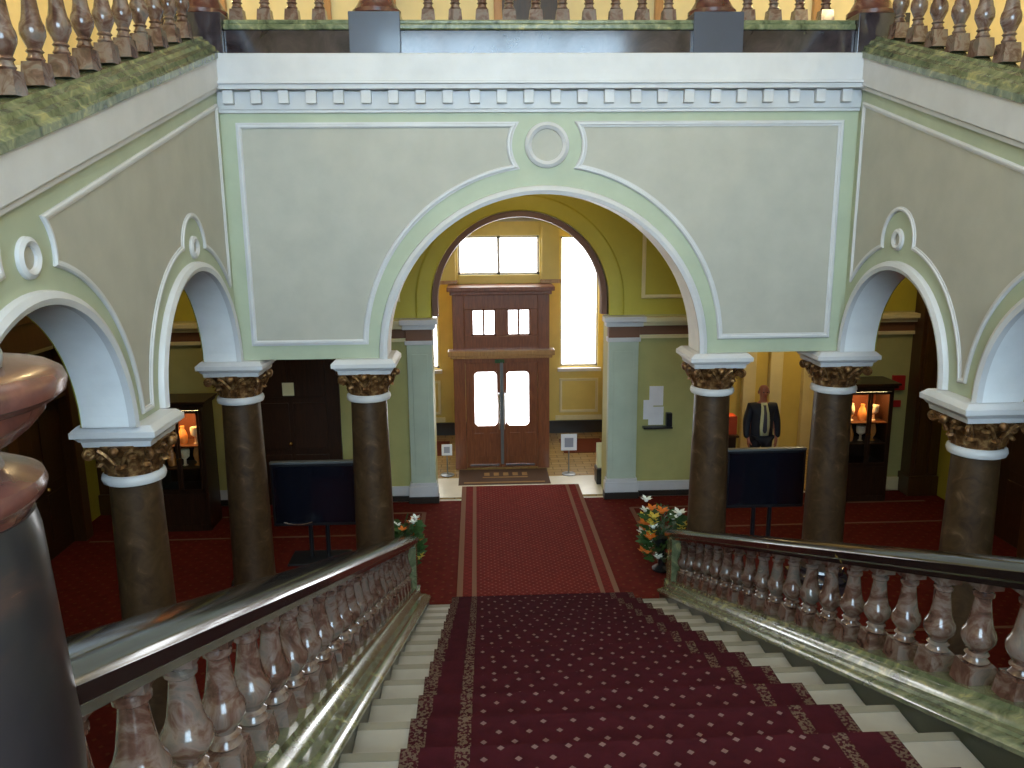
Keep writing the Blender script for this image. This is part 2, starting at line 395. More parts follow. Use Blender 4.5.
# ------------------------------------------------------------- columns
def column(cx, cy, label, ab=.38, rr=.235):
    t = thing('column', label, 'column', (cx, cy, 0), 'marble columns under the arches')
    B().lathe([(rr+.03, .30), (rr+.012, .36), (rr+.006, 1.0), (rr, 1.6), (rr-.018, 2.68)], seg=40).obj('shaft', 'column_marble', t, smooth=True, local=True)
    b = B(); b.box(-.34, .34, -.34, .34, 0, .12); b.lathe([(.33, .12), (.35, .16), (.33, .20), (.29, .22), (.285, .25), (.30, .27), (.285, .30)], seg=36)
    b.obj('base', 'dark_marble', t, smooth=True, local=True)
    B().lathe([(rr, 2.68), (rr+.025, 2.69), (rr+.036, 2.72), (rr+.028, 2.755), (rr+.01, 2.77)], seg=40).obj('necking_ring', 'white_trim', t, smooth=True, local=True).location.z = -.035
    b = B(); b.lathe([(rr-.005, 2.765), (rr-.01, 2.84), (rr+.02, 2.95), (rr+.08, 3.03), (rr+.085, 3.055)], seg=32)
    def leaf(a, r0, z0, hgt, w, out):
        vs = []; n = 6
        for i in range(n+1):
            t_ = i/n; z = z0+hgt*min(t_*1.15, 1)-(.035 if t_ > .9 else 0); r = r0+out*t_**2.2
            ww = w*(1-.35*t_)*(1 if t_ < .8 else .6)
            for sgn, dr in ((-1, -.012), (-.5, .012), (0, .004), (.5, .012), (1, -.012)):
                aa = a+sgn*ww/(2*r0); vs.append(((r+dr)*cos(aa), (r+dr)*sin(aa), z))
        b.add(vs, [(i*5+k, i*5+k+1, (i+1)*5+k+1, (i+1)*5+k) for i in range(n) for k in range(4)])
    for k in range(8): leaf(2*PI*k/8, rr-.002, 2.775, .12, .17, .07)
    for k in range(8): leaf(2*PI*(k+.5)/8, rr+.012, 2.80, .19, .15, .10)
    for k in range(4):       # corner volutes
        a = PI/4+k*PI/2; pts = []
        for i in range(22):
            th = i/21*2.2*2*PI*.8; rad = .055*(1-i/24)
            rc = ab*1.19-.06; pts.append(((rc+rad*cos(th+PI/2))*cos(a), (rc+rad*cos(th+PI/2))*sin(a), 2.985+rad*sin(th+PI/2)))
        b.tube([(rr*cos(a), rr*sin(a), 2.86), ((rr+.10)*cos(a), (rr+.10)*sin(a), 2.99)]+pts, .022, 7)
    for k in range(4):
        a = k*PI/2; b.blob(((rr+.12)*cos(a), (rr+.12)*sin(a), 3.02), .042, seg=10)
        for d in (-1, 1): b.tube([((rr+.06)*cos(a+d*.1), (rr+.06)*sin(a+d*.1), 2.9), ((rr+.11)*cos(a+d*.28), (rr+.11)*sin(a+d*.28), 3.0), ((rr+.13)*cos(a+d*.4), (rr+.13)*sin(a+d*.4), 3.03)], .018, 6)
    b.obj('capital', 'gold_leaf', t, smooth=True, local=True, recalc=True).location.z = -.035
    b = B(); b.frustum((0, 0, 0), ab-.07, ab-.06, 3.01, 3.06); b.frustum((0, 0, 0), ab-.05, ab-.02, 3.06, 3.10); b.frustum((0, 0, 0), ab, ab, 3.10, 3.155); b.frustum((0, 0, 0), ab-.005, ab-.05, 3.155, SP-.002)
    b.obj('abacus', 'white_trim', t, local=True, bevel=.006)
    return t
column(-2.15, .26, 'brown marble column with gilded capital left of the central arch', .38)
column(2.13, .26, 'brown marble column with gilded capital right of the central arch', .38)
column(-3.71, .26, 'brown marble column with gilded capital in the far left corner', .39, .245)
column(3.68, .26, 'brown marble column with gilded capital in the far right corner', .39, .245)
column(-3.78, PY[-1], 'nearer brown column between the two arches of the left arcade', .345, .225)
column(3.82, PY[1], 'nearer brown column between the two arches of the right arcade', .38, .222)

# ------------------------------------------------------------- staircase
st_t = thing('staircase', 'broad straight stone staircase descending from the landing to the hall', 'staircase', (0, 0, 0))
NS = 16; R_, T_ = LZ/NS, (LY-.1)/-NS
for i in range(1, NS+1):
    yf = .1-i*T_; z1 = i*R_
    dp = T_ if i < NS else .12
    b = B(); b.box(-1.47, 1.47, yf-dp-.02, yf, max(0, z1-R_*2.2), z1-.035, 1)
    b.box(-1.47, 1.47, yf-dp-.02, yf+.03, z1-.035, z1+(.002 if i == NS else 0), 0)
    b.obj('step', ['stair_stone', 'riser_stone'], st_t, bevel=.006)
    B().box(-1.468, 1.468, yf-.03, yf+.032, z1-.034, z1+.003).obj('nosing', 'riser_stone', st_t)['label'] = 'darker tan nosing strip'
for s in (-1, 1):
    b = B(); b.prism([(-.06, 0), (-.06, nose(-.06)+.075), (LY, nose(LY)+.075), (LY, 0)], lambda a, c, h, s=s: (s*h, a, c), 1.47, 1.98)
    b.obj('stringer', 'stringer_green', st_t)
# carpet following the steps
prof = [(.17, .012)]
for i in range(1, NS+1):
    yf = .1-i*T_; z0 = (i-1)*R_; z1 = i*R_
    prof += [(yf+.018, z0+.014 if i > 1 else .012), (yf+.014, z1-.055), (yf+.044, z1-.04), (yf+.05, z1-.008), (yf+.03, z1+.014)]
prof += [(LY-3.5, LZ+.014)]
XC = [-1.19, -.6, 0, .6, 1.17]
vs = []; L = [0]
for i, (y, z) in enumerate(prof):
    if i: L.append(L[-1]+math.hypot(y-prof[i-1][0], z-prof[i-1][1]))
    vs += [(x, y, z) for x in XC]
nx = len(XC)
me = bpy.data.meshes.new('stair_carpet')
me.from_pydata(vs, [], [(i*nx+k, i*nx+k+1, (i+1)*nx+k+1, (i+1)*nx+k) for i in range(len(prof)-1) for k in range(nx-1)])
uv = me.uv_layers.new(name='UVMap')
for p in me.polygons:
    for li in p.loop_indices:
        vi = me.loops[li].vertex_index; uv.data[li].uv = (vs[vi][0], L[vi//nx])
me.materials.append(M['stair_carpet_weave'])
o = bpy.data.objects.new('stair_carpet', me); C.objects.link(o)
sd = o.modifiers.new('s', 'SOLIDIFY'); sd.thickness = .012; sd.offset = 0
tag(o, 'dark maroon stair carpet dotted with pale diamonds running down the stone steps', 'stair carpet')

# ------------------------------------------------------------- balusters and rails
def baluster_mesh(H, key):
    b = B(); k = H/.56
    b.frustum((0, 0, 0), .082, .068, -.03, .10*k)
    b.lathe([(.05, .10*k), (.062, .115*k), (.05, .13*k), (.045, .145*k), (.06, .155*k), (.045, .17*k), (.062, .20*k), (.082, .235*k), (.084, .265*k), (.078, .29*k), (.066, .31*k), (.056, .35*k), (.046, .42*k), (.040, .475*k), (.040, .49*k), (.052, .50*k), (.052, .515*k), (.038, .525*k), (.05, .54*k), (.055, .55*k)], seg=16)
    b.frustum((0, 0, 0), .062, .062, .55*k, .60*k)
    o = b.obj(key, 'red_marble', None, smooth=True); me = o.data; bpy.data.objects.remove(o); return me
bal = baluster_mesh(.52, 'baluster'); bal_big = baluster_mesh(.72, 'gallery_baluster')
def put(me, parent, x, y, z, name='baluster'):
    o = bpy.data.objects.new(name, me); C.objects.link(o); o.parent = parent; o.location = Vector((x, y, z))-Vector(parent.location); o.rotation_euler = (0, 0, 0)
    return o
RAILP = [(-.11, -.06), (-.12, -.03), (-.145, -.015), (-.15, .03), (-.125, .06), (-.06, .075), (.06, .075), (.125, .06), (.15, .03), (.145, -.015), (.12, -.03), (.11, -.06)]
def sloped(profile, x0, ya, yb, zf, name, mat, parent, s=1):
    """profile (x,z) swept in y between ya and yb, the height given by zf"""
    vs = []; n = len(profile)
    for y in (ya, yb): vs += [(x0+s*px, y, zf(y)+pz) for px, pz in profile]
    fs = [(i, (i+1) % n, n+(i+1) % n, n+i) for i in range(n)]+[tuple(range(n))[::-1], tuple(range(n, 2*n))]
    return B().add(vs, fs).obj(name, mat, parent, smooth=True)
for s, nm in ((-1, 'left'), (1, 'right')):
    t = thing('stair_balustrade', 'sloping marble balustrade with dark polished handrail down the %s side of the stairs' % nm, 'balustrade', (s*1.75, -4, 1.5))
    sloped([(-.305, .06), (-.31, .085), (-.29, .105), (-.25, .11), (-.24, .125), (-.19, .125), (-.16, .165), (-.13, .175), (-.12, .20), (.12, .20), (.13, .17), (.20, .15), (.22, .0), (.22, -.10), (-.27, -.10), (-.275, .06)], s*1.75, -.02, LY+.1, nose, 'curb', 'green_marble', t, s)
    rl = sloped([(a, c+.825) for a, c in RAILP], s*1.745, .30, LY+.16, nose, 'handrail', 'rail_marble', t, s)
    y = -.16; n = 0
    while y > LY+.3:
        put(bal, t, s*1.745, y, nose(y)+.225); y -= .335; n += 1
    b = B(); b.box(s*1.62, s*1.88, -.02, .24, .0, .80, ch=.01); b.box(s*1.595, s*1.905, -.045, .265, .0, .16, ch=.01)
    b.obj('end_block', 'green_marble', t)
for s, nm in ((-1, 'left'), (1, 'right')):
    t = thing('newel_post', 'stout turned red marble newel post at the top %s of the stairs' % nm, 'newel post', (s*1.775, -8.2, LZ))
    B().lathe([(.24, 0), (.24, .3), (.215, .34), (.225, .70), (.212, .95), (.203, 1.13), (.196, 1.165)], seg=48).obj('shaft', 'newel_shaft_marble', t, smooth=True, local=True)
    B().lathe([(.19, 1.165), (.198, 1.18), (.207, 1.19), (.217, 1.20), (.222, 1.215), (.217, 1.23), (.19, 1.243), (.158, 1.25), (.15, 1.265), (.16, 1.285), (.185, 1.30), (.21, 1.32), (.232, 1.345), (.236, 1.362), (.25, 1.366), (.268, 1.38), (.272, 1.398), (.266, 1.412), (.25, 1.422), (.20, 1.424)], seg=64).obj('cap', 'newel_marble', t, smooth=True, local=True)
    l = thing('lamp_standard', 'grey bronze lamp standard standing on the %s newel post' % nm, 'lamp', (s*1.775, -8.2, LZ+1.425))
    B().lathe([(.175, 0), (.178, .02), (.172, .04), (.168, .12), (.165, .22), (.15, .32), (.10, .40), (.06, .46), (.045, .9), (.03, 1.5)], seg=32).obj('post', 'bronze_grey', l, smooth=True, local=True)
    b = B(); b.lathe([(.06, 1.5), (.09, 1.55), (.12, 1.7), (.1, 1.85), (.04, 1.9)], seg=24); b.obj('lamp_shade', 'white_trim', l, smooth=True, local=True)
# gallery balustrades
t = thing('gallery_balustrade', 'upper gallery balustrade of marble balusters above the dentil cornice', 'balustrade', (0, .25, 6.6))
b = B(); b.box(-3.5, 3.5, -.02, .50, 6.59, 6.85); b.obj('plinth', 'dark_marble', t, bevel=.006)
b = B(); b.box(-3.5, 3.5, -.05, .50, 6.85, 6.91); b.box(-3.5, 3.5, -.02, .48, 6.91, 6.96); b.obj('base_moulding', 'green_marble', t, bevel=.015)
vs = [(px, pz) for px, pz in RAILP]
b = B()
for x in (-3.5, 3.5): b.add([(x, .22+px, 7.80+pz) for px, pz in RAILP], [])
n = len(RAILP); b.f += [(i, (i+1) % n, n+(i+1) % n, n+i) for i in range(n)]+[tuple(range(n))[::-1], tuple(range(n, 2*n))]; b.mi += [0]*(n+2)
b.obj('handrail', 'rail_marble', t, smooth=True)
x = -3.40
while x < 3.45:
    if abs(abs(x-.05)-1.9) > .38: put(bal_big, t, x, .22, 6.98)
    x += .302
for x in (-1.86, 1.93):
    p = B().box(x-.28, x+.28, -.09, .50, 6.595, 7.03, ch=.008).obj('pedestal', 'plinth_blue', t)
    B().lathe([(.25, 7.03), (.27, 7.05), (.27, 7.09), (.24, 7.12), (.22, 7.15), (.19, 7.2), (.18, 7.7), (.21, 7.74)], (x, .22, 0), seg=36).obj('pillar', 'newel_marble', t, smooth=True)
for s, nm in ((-1, 'left'), (1, 'right')):
    t = thing('upper_balustrade', 'raking marble balustrade of the upper flight above the %s arcade' % nm, 'balustrade', (s*3.85, -4, 5.6))
    sloped([(-.31, 0), (-.31, .06), (-.28, .075), (-.27, .115), (-.22, .135), (-.20, .17), (-.15, .19), (-.14, .215), (.22, .215), (.24, 0)], s*3.85, .0, LY, lambda y: top(y)+.005, 'curb', 'green_marble', t, s)
    sloped([(a, c+1.02) for a, c in RAILP], s*3.85, .0, LY, lambda y: top(y), 'handrail', 'rail_marble', t, s)
    y = -.42
    while y > LY+.2: put(bal_big, t, s*3.80, y, top(y)+.25); y -= .385
    t2 = thing('corner_pedestal', 'dark marble corner pedestal where the %s raking and gallery balustrades meet' % nm, 'pedestal', (s*3.78, .22, 6.6))
    B().box(s*3.50, s*4.08, -.10, .52, 6.59, 7.02, ch=.008).obj('block', 'dark_marble', t2)
    B().lathe([(.25, 7.02), (.27, 7.04), (.27, 7.08), (.24, 7.11), (.22, 7.15), (.19, 7.2), (.18, 7.75), (.21, 7.8)], (s*3.78, .22, 0), seg=32).obj('pillar', 'newel_marble', t2, smooth=True)

# ------------------------------------------------------------- upper hall shell
st(B().box(-7.4, 7.4, .5, 5.6, 6.0, 6.585), 'floor_gallery', 'ceiling_cream')
for s, nm in ((-1, 'left'), (1, 'right')):
    P = [(.5, 6.58), (.5, 6.1), (-10.9, 2.85), (-10.9, 3.18)]
    st(B().prism(P, lambda a, c, h, s=s: (s*h, a, c), 4.12, 7.4), 'floor_flight_'+nm, 'ceiling_cream')
    b = B(); b.box(s*7.2, s*7.4, -13.2, 5.6, 3.2 if 0 else -.3, 11.6); st(b, 'wall_outer_'+nm, 'gallery_yellow')
    b = B(); b.box(s*7.16, s*7.2, LY, 3.88, 0, 5.9); st(b, 'wall_hall_'+nm, 'hall_yellow')
    b = B(); b.box(s*7.05, s*7.16, -7, 3.86, 2.82, 3.0, 0); b.box(s*7.0, s*7.16, -7, 3.86, 3.0, 3.2, 1); b.box(s*7.08, s*7.16, -7, 3.86, 2.76, 2.82, 1); st(b, 'trim_%d' % (50+(s > 0)), ['frieze_brown', 'cream_trim'])
    # dark timber door cases on the hall side walls
    for j, yc in enumerate((-4.3, -1.2, 1.7)):
        b = B(); x1 = s*7.16
        b.box(x1, s*6.86, yc-.95, yc-.72, 0, 3.45); b.box(x1, s*6.86, yc+.72, yc+.95, 0, 3.45); b.box(x1, s*6.82, yc-1.02, yc+1.02, 3.1, 3.5); b.box(x1, s*6.76, yc-1.08, yc+1.08, 3.5, 3.62)
        b.box(x1, s*6.90, yc-.72, yc+.72, 2.3, 2.42)
        d = st(b, 'door_frame_%d' % (j+1+3*(s > 0)), 'brown_wood', bevel=.01)
        b = B(); b.box(s*7.1, s*7.04, yc-.72, yc+.72, 0, 3.1)
        for q in (-.36, .36):
            for z0, z1 in ((.25, .95), (1.1, 2.15), (2.5, 3.0)): b.box(s*7.04, s*7.02, yc+q-.24, yc+q+.24, z0, z1)
        dd = st(b, 'door_%d' % (j+2+3*(s > 0)), 'dark_wood', bevel=.008)
        B().blob((s*6.99, yc+.08, 1.05), .035).obj('door_handle', 'brass', dd)
st(B().box(-7.4, 7.4, LY, -13.2, -.3, LZ), 'floor_landing', 'stair_stone')
b = B(); b.box(-7.4, 7.4, 5.5, 5.7, 6.0, 11.6); st(b, 'wall_gallery', 'gallery_yellow')
# timber doors and pilasters along the gallery wall
for j, x in enumerate((-5.6, -2.72, .2, 3.0, 5.8)):
    b = B(); b.box(x-.62, x-.48, 5.38, 5.5, 6.585, 9.3); b.box(x+.48, x+.62, 5.38, 5.5, 6.585, 9.3); b.box(x-.66, x+.66, 5.36, 5.5, 9.3, 9.5)
    st(b, 'door_frame_%d' % (j+11), 'ledge_wood', bevel=.01)
    st(B().box(x-.48, x+.48, 5.44, 5.5, 6.585, 9.3), 'door_%d' % (j+11), 'dark_wood' if j in (0, 2) else 'gallery_yellow')
# rear wall with the tall landing window
b = B(); b.box(-7.4, -3.3, -13.4, -13.2, 3.0, 11.6); b.box(3.3, 7.4, -13.4, -13.2, 3.0, 11.6); b.box(-3.3, 3.3, -13.4, -13.2, 3.0, 4.6); b.box(-3.3, 3.3, -13.4, -13.2, 9.6, 11.6)
st(b, 'wall_back', 'gallery_yellow')
b = B()
for x in (-3.25, -1.6, 0, 1.6, 3.25): b.box(x-.05, x+.05, -13.36, -13.24, 4.6, 9.6)
for z in (4.65, 6.2, 7.8, 9.55): b.box(-3.3, 3.3, -13.36, -13.24, z-.05, z+.05)
w = st(b, 'window_1', 'white_trim'); B().box(-3.3, 3.3, -13.32, -13.30, 4.6, 9.6).obj('pane', 'landing_glass', w)
# ceiling with a skylight over the well
b = B(); b.box(-7.4, -2.6, -13.4, 5.7, 11.6, 11.8); b.box(2.6, 7.4, -13.4, 5.7, 11.6, 11.8); b.box(-2.6, 2.6, -13.4, -7.5, 11.6, 11.8); b.box(-2.6, 2.6, -.5, 5.7, 11.6, 11.8)
st(b, 'ceiling', 'ceiling_cream')
b = B()
for x in (-2.6, -1.3, 0, 1.3, 2.6): b.box(x-.04, x+.04, -7.5, -.5, 11.62, 11.74)
for y in (-7.5, -5.7, -4, -2.3, -.5): b.box(-2.6, 2.6, y-.04, y+.04, 11.62, 11.74)
w = st(b, 'window_2', 'white_trim'); B().box(-2.6, 2.6, -7.5, -.5, 11.69, 11.71).obj('pane', 'skylight_glass', w)

# ------------------------------------------------------------- hall rear wall (Y 3.9) with vestibule arch
RV, XV = 1.48, -.08
YV = 3.9
fv = lambda a, c, h: (a, YV-h, c)
poly = [(-7.4, 6.0), (-7.4, 0), (XV-RV, 0), (XV-RV, SP)]+arc(XV, SP+.25, RV, 180, 0, 40)+[(XV+RV, SP)]+[(XV+RV, 0), (3.05, 0), (3.05, 2.75), (5.25, 2.75), (5.25, 0), (7.4, 0), (7.4, 6.0)]
b = B(); b.prism(poly, fv, 0, -.5); st(b, 'wall_rear', 'hall_green')
# upper yellow zone of that wall
poly = [(-7.15, 5.98), (-7.15, SP), (XV-RV-.25, SP)]+arc(XV, SP+.25, RV+.25, 180, 0, 40)+[(XV+RV+.25, SP)]+[(7.15, SP), (7.15, 5.98)]
st(B().prism(poly, fv, 0, .012), 'wall_rear_upper', 'hall_yellow')
b = B(); b.sweep([(XV+RV, SP)]+arc(XV, SP+.25, RV, 0, 180, 40)+[(XV-RV, SP)], [(0, -.5), (0, .05), (-.03, .07), (-.23, .06), (-.26, .03), (-.26, 0)], fv); st(b, 'trim_60', 'hall_yellow', smooth=True)
b = B(); b.sweep([(XV+RV-.012, SP)]+arc(XV, SP+.25, RV-.012, 0, 180, 40)+[(XV-RV+.012, SP)], [(-.0, -.08), (.09, -.08), (.10, -.2), (.09, -.32), (0, -.32)], fv); st(b, 'trim_61', 'frieze_brown', smooth=True)  # brown ring puts the shadow inside the upper arch into colour
# wall panel mouldings above the entablature
for j, (x0, x1) in enumerate(((1.98, 3.3), (3.5, 5.0), (-3.3, -2.1), (-5.0, -3.5))):
    b = B(); b.sweep([(x0, 3.5), (x1, 3.5), (x1, 4.9), (x0, 4.9)], MOLD, lambda a, c, h: (a, YV-.012-h, c), closed=True); st(b, 'trim_%d' % (62+j), 'cream_trim', smooth=True)
# entablature
for j, (x0, x1) in enumerate(((-7.1, XV-RV), (XV+RV, 7.1))):
    b = B(); b.box(x0, x1, YV-.05, YV, 2.86, 3.02, 0); b.box(x0, x1, YV-.12, YV, 3.02, 3.09, 1); b.box(x0, x1, YV-.19, YV, 3.09, 3.17, 1); b.box(x0, x1, YV-.07, YV, 2.80, 2.86, 1)
    st(b, 'trim_%d' % (66+j), ['frieze_brown', 'cream_trim'], bevel=.006)
    # skirting
    xa, xb = (x0, x1) if j == 0 else (x0, 3.0)
    b = B(); b.box(xa, xb, YV-.05, YV, .0, .1, 1); b.box(xa, xb, YV-.04, YV, .1, .27, 0); st(b, 'baseboard_%s' % ('left' if j == 0 else 'right'), ['white_trim', 'dark_skirting'], bevel=.008)
st(B().box(5.3, 7.1, YV-.05, YV, 0, .24), 'baseboard_far_right', 'cream_trim', bevel=.008)
for j, s_ in enumerate((-1, 1)):
    b = B(); b.box(s_*6.66, s_*7.15, YV-.32, YV, 0, 4.6); b.box(s_*6.72, s_*6.84, YV-.36, YV-.32, .4, 4.3); b.box(s_*6.95, s_*7.08, YV-.36, YV-.32, .4, 4.3); b.box(s_*6.62, s_*7.15, YV-.38, YV, 0, .35); b.box(s_*6.60, s_*7.15, YV-.40, YV, 4.5, 4.7)
    st(b, 'trim_%d' % (90+j), 'brown_wood', bevel=.01)
# green pilasters flanking the vestibule arch
for j, (x0, x1) in enumerate(((-1.98, -1.56), (1.40, 1.90))):
    b = B(); b.box(x0, x1, YV-.13, YV+.02, .12, 2.82, 0); b.box(x0-.04, x1+.04, YV-.17, YV+.02, .12, .30, 1); b.box(x0-.02, x1+.02, YV-.15, YV+.02, .30, .36, 1); b.box(x0-.05, x1+.05, YV-.18, YV+.02, 0, .12, 3)
    b.box(x0-.03, x1+.03, YV-.16, YV+.02, 2.76, 2.83, 1); b.box(x0-.01, x1+.01, YV-.15, YV+.02, 2.83, 3.02, 2); b.box(x0-.06, x1+.06, YV-.20, YV+.02, 3.02, 3.10, 1); b.box(x0-.10, x1+.10, YV-.25, YV+.02, 3.10, 3.19, 1)
    b.box(x0+.08, x1-.08, YV-.145, YV-.13, .5, 2.6, 0)
    st(b, 'trim_%d' % (70+j), ['pier_green', 'white_trim', 'frieze_brown', 'dark_skirting'], bevel=.006)

# ------------------------------------------------------------- vestibule
YE = 8.2; XE = -.30
st(B().box(-2.75, -2.6, 4.4, YE, 0, 5.1), 'wall_vestibule_left', 'porch_yellow')
st(B().box(2.05, 2.2, 4.4, YE, 0, 5.1), 'wall_vestibule_right', 'porch_yellow')
b = B(); b.box(-2.75, 2.2, 4.4, YE+.3, 4.86, 5.1, 0)
for y in (5.4, 6.8): b.box(-2.6, 2.05, y-.12, y+.12, 4.74, 4.86, 0)
b.box(-2.6, 2.05, YE-.14, YE, 4.72, 4.86, 1)
st(b, 'ceiling_vestibule', ['ceiling_cream', 'ledge_wood'])
wins = [(-2.45, -1.66, 1.52, 4.40), (-1.16, .42, 3.72, 4.47), (1.03, 1.88, 1.52, 4.40)]
YB = 6.2
# end wall as strips around the windows
b = B()
xs = [-2.75, -2.45, -1.66, 1.03, 1.88, 2.2]
for a, c in zip(xs, xs[1:]):
    wn = [w_ for w_ in wins if abs(w_[0]-a) < .01]
    if wn: b.box(a, c, YE, YE+.3, 0, wn[0][2]); b.box(a, c, YE, YE+.3, wn[0][3], 5.1)
    else: b.box(a, c, YE, YE+.3, 0, 5.1)
st(b, 'wall_entrance', 'porch_yellow')
b = B(); b.box(-1.54, -1.16, YB, YE, 3.551, 4.86); b.box(.42, .80, YB, YE, 3.551, 4.86); b.box(-1.16, .42, YB, YB+.2, 3.551, 3.72); b.box(-1.16, .42, YB, YB+.2, 4.47, 4.86)
b.box(-1.54, -1.20, YB-.06, YB, 3.551, 4.86); b.box(.46, .80, YB-.06, YB, 3.551, 4.86)
st(b, 'wall_porch_bay', 'porch_yellow', bevel=.01)
b = B(); b.box(-1.57, -1.17, YB-.10, YB, 3.56, 3.63); b.box(.43, .83, YB-.10, YB, 3.56, 3.63); st(b, 'trim_73', 'ledge_wood', bevel=.008)
for j, (a, c, z0, z1) in enumerate(wins):
    b = B(); f = .045; yq = YB if j == 1 else YE
    b.box(a, a+f, yq+.06, yq+.18, z0, z1); b.box(c-f, c, yq+.06, yq+.18, z0, z1); b.box(a, c, yq+.06, yq+.18, z0, z0+f); b.box(a, c, yq+.06, yq+.18, z1-f, z1)
    if j == 1: b.box((a+c)/2-.03, (a+c)/2+.03, yq+.06, yq+.18, z0, z1)
    w = st(b, 'window_%d' % (3+j), 'white_trim'); B().box(a+.02, c-.02, yq+.14, yq+.15, z0+.02, z1-.02).obj('pane', 'sunny_glass', w)
    if j != 1:
        B().box(a-.06, c+.06, YE-.12, YE+.05, z0-.09, z0-.02).obj('window_sill', 'white_trim', w)
        b = B(); b.sweep([(a+.02, .5), (c-.02, .5), (c-.02, 1.22), (a+.02, 1.22)], MOLD, lambda p, q, h: (p, YE-h, q), closed=True); b.box(a-.1, c+.1, YE-.04, YE, .30, .40); st(b, 'trim_%d' % (74+j), 'cream_trim', smooth=True)
b = B(); b.box(-2.6, 2.05, YE-.06, YE, 0, .28); st(b, 'baseboard_entrance', 'dark_skirting')
for j, (x0, x1) in enumerate(((-2.4, -1.45), (.95, 1.85))):
    o = B().box(x0, x1, 6.55, 7.6, 0, .012).obj('door_mat', 'hall_weave'); tag(o, 'red mat on the tiled floor %s of the entrance porch' % ('left', 'right')[j], 'mat')
# timber draught porch with double doors
t = thing('entrance_porch', 'tall brown wooden entrance porch with glazed double doors and upper lights', 'porch', (-.355, 5.6, 0))
x0, x1, yf = -1.27, .56, 5.6
def sub(b, name, mat, par=t, **k): return b.obj(name, mat, par, **k)
b = B()
b.box(x0, x0+.22, yf, yf+.12, 0, 3.45); b.box(x1-.22, x1, yf, yf+.12, 0, 3.45)
b.box(x0+.22, x1-.22, yf, yf+.12, 2.10, 2.62); b.box(x0+.22, x1-.22, yf, yf+.12, 3.13, 3.45)
b.box(x0+.22, x0+.36, yf, yf+.12, 2.62, 3.13); b.box(x1-.36, x1-.22, yf, yf+.12, 2.62, 3.13); b.box(-.455, -.245, yf, yf+.12, 2.62, 3.13)
for s_, xx in ((0, x0), (1, x1-.08)): b.box(xx, xx+.08, yf+.12, YE, 0, 3.45)
b.box(x0, x1, yf+.12, YE, 3.38, 3.45)
sub(b, 'frame', 'door_wood', bevel=.008)
b = B(); b.box(x0-.05, x1+.05, yf-.10, yf+.14, 2.20, 2.26); b.box(x0-.09, x1+.09, yf-.17, yf+.14, 2.26, 2.36); sub(b, 'ledge', 'ledge_wood', bevel=.012)
b = B(); b.box(x0-.04, x1+.04, yf-.08, YE, 3.40, 3.47); b.box(x0-.09, x1+.09, yf-.15, YE, 3.47, 3.55); sub(b, 'cornice', 'door_wood', bevel=.012)
for a, c in ((x0+.36, -.455), (-.245, x1-.36)):
    b = B(); f = .03
    b.box(a, a+f, yf+.02, yf+.09, 2.62, 3.13); b.box(c-f, c, yf+.02, yf+.09, 2.62, 3.13); b.box(a, c, yf+.02, yf+.09, 2.62, 2.65); b.box(a, c, yf+.02, yf+.09, 3.10, 3.13); b.box((a+c)/2-.02, (a+c)/2+.02, yf+.02, yf+.09, 2.62, 3.13)
    for px_ in (a+f, (a+c)/2-.02, (a+c)/2+.02, c-f):
        pass
    w = sub(b, 'fanlight', 'door_wood'); B().box(a+.02, c-.02, yf+.05, yf+.06, 2.64, 3.11).obj('pane', 'sunny_glass', w)
for i, (a, c) in enumerate(((x0+.225, -.36), (-.35, x1-.225))):
    d = bpy.data.objects.new('door', None); C.objects.link(d); d.parent = t; d.location = Vector(((a+c)/2, yf+.06, .02))-Vector(t.location)
    # door as one mesh with an octagonal glass opening
    gx0, gx1 = (a+.17, c-.09) if i == 0 else (a+.09, c-.17); gz0, gz1 = .86, 1.92; k = .05
    C.objects.unlink(d); bpy.data.objects.remove(d)
    b = B(); b.box(a, gx0, yf+.03, yf+.09, .02, 2.10); b.box(gx1, c, yf+.03, yf+.09, .02, 2.10); b.box(gx0, gx1, yf+.03, yf+.09, .02, gz0); b.box(gx0, gx1, yf+.03, yf+.09, gz1, 2.10)
    for cxx, sx in ((gx0, 1), (gx1, -1)):
        for czz, sz in ((gz0, 1), (gz1, -1)): b.prism([(cxx, czz), (cxx+sx*k, czz), (cxx, czz+sz*k)], lambda p, q, h: (p, yf+.09-h, q), 0, .06)
    for q in range(2): b.box(a+.14+q*.30, a+.34+q*.30, yf+.015, yf+.03, .25, .72)
    d = b.obj('door', 'door_wood', t, bevel=.004)
    B().box(gx0, gx1, yf+.055, yf+.065, gz0, gz1).obj('glass_pane', 'sunny_glass', d)
    B().box(a+.06, c-.06, yf+.012, yf+.03, .05, .085).obj('kick_plate', 'chrome', d)
    hx = c-.045 if i == 0 else a+.045
    B().tube([(hx, yf+.03, .78), (hx, yf-.02, .80), (hx, yf-.03, .95), (hx, yf-.03, 1.35), (hx, yf-.02, 1.5), (hx, yf+.03, 1.52)], .016).obj('door_handle', 'chrome', d, smooth=True)
B().box(-.385, -.325, yf-.02, yf+.03, .1, 2.12, ch=.005).obj('meeting_strip', 'grey_metal', t)
B().box(-.48, -.30, yf-.02, yf+.0, 2.10, 2.17).obj('exit_plate', 'foliage', t)['label'] = 'small green sign plate over the doors'
# coir mat
t = thing('entrance_mat', 'tan bordered brown mat in front of the double doors', 'mat', (-.35, 5.1, 0))
B().box(-1.2, .5, 4.62, 5.52, .001, .014).obj('mat', 'mat_brown', t)
b = B(); b.box(-1.1, .4, 4.70, 4.76, .014, .018); b.box(-.75, .1, 5.0, 5.05, .014, .018)
for i in range(5): b.box(-.72+i*.18, -.62+i*.18, 5.12, 5.30, .014, .018)
b.obj('mat_lettering', 'mat_tan', t)['label'] = 'faded tan bands and lettering woven in the mat'

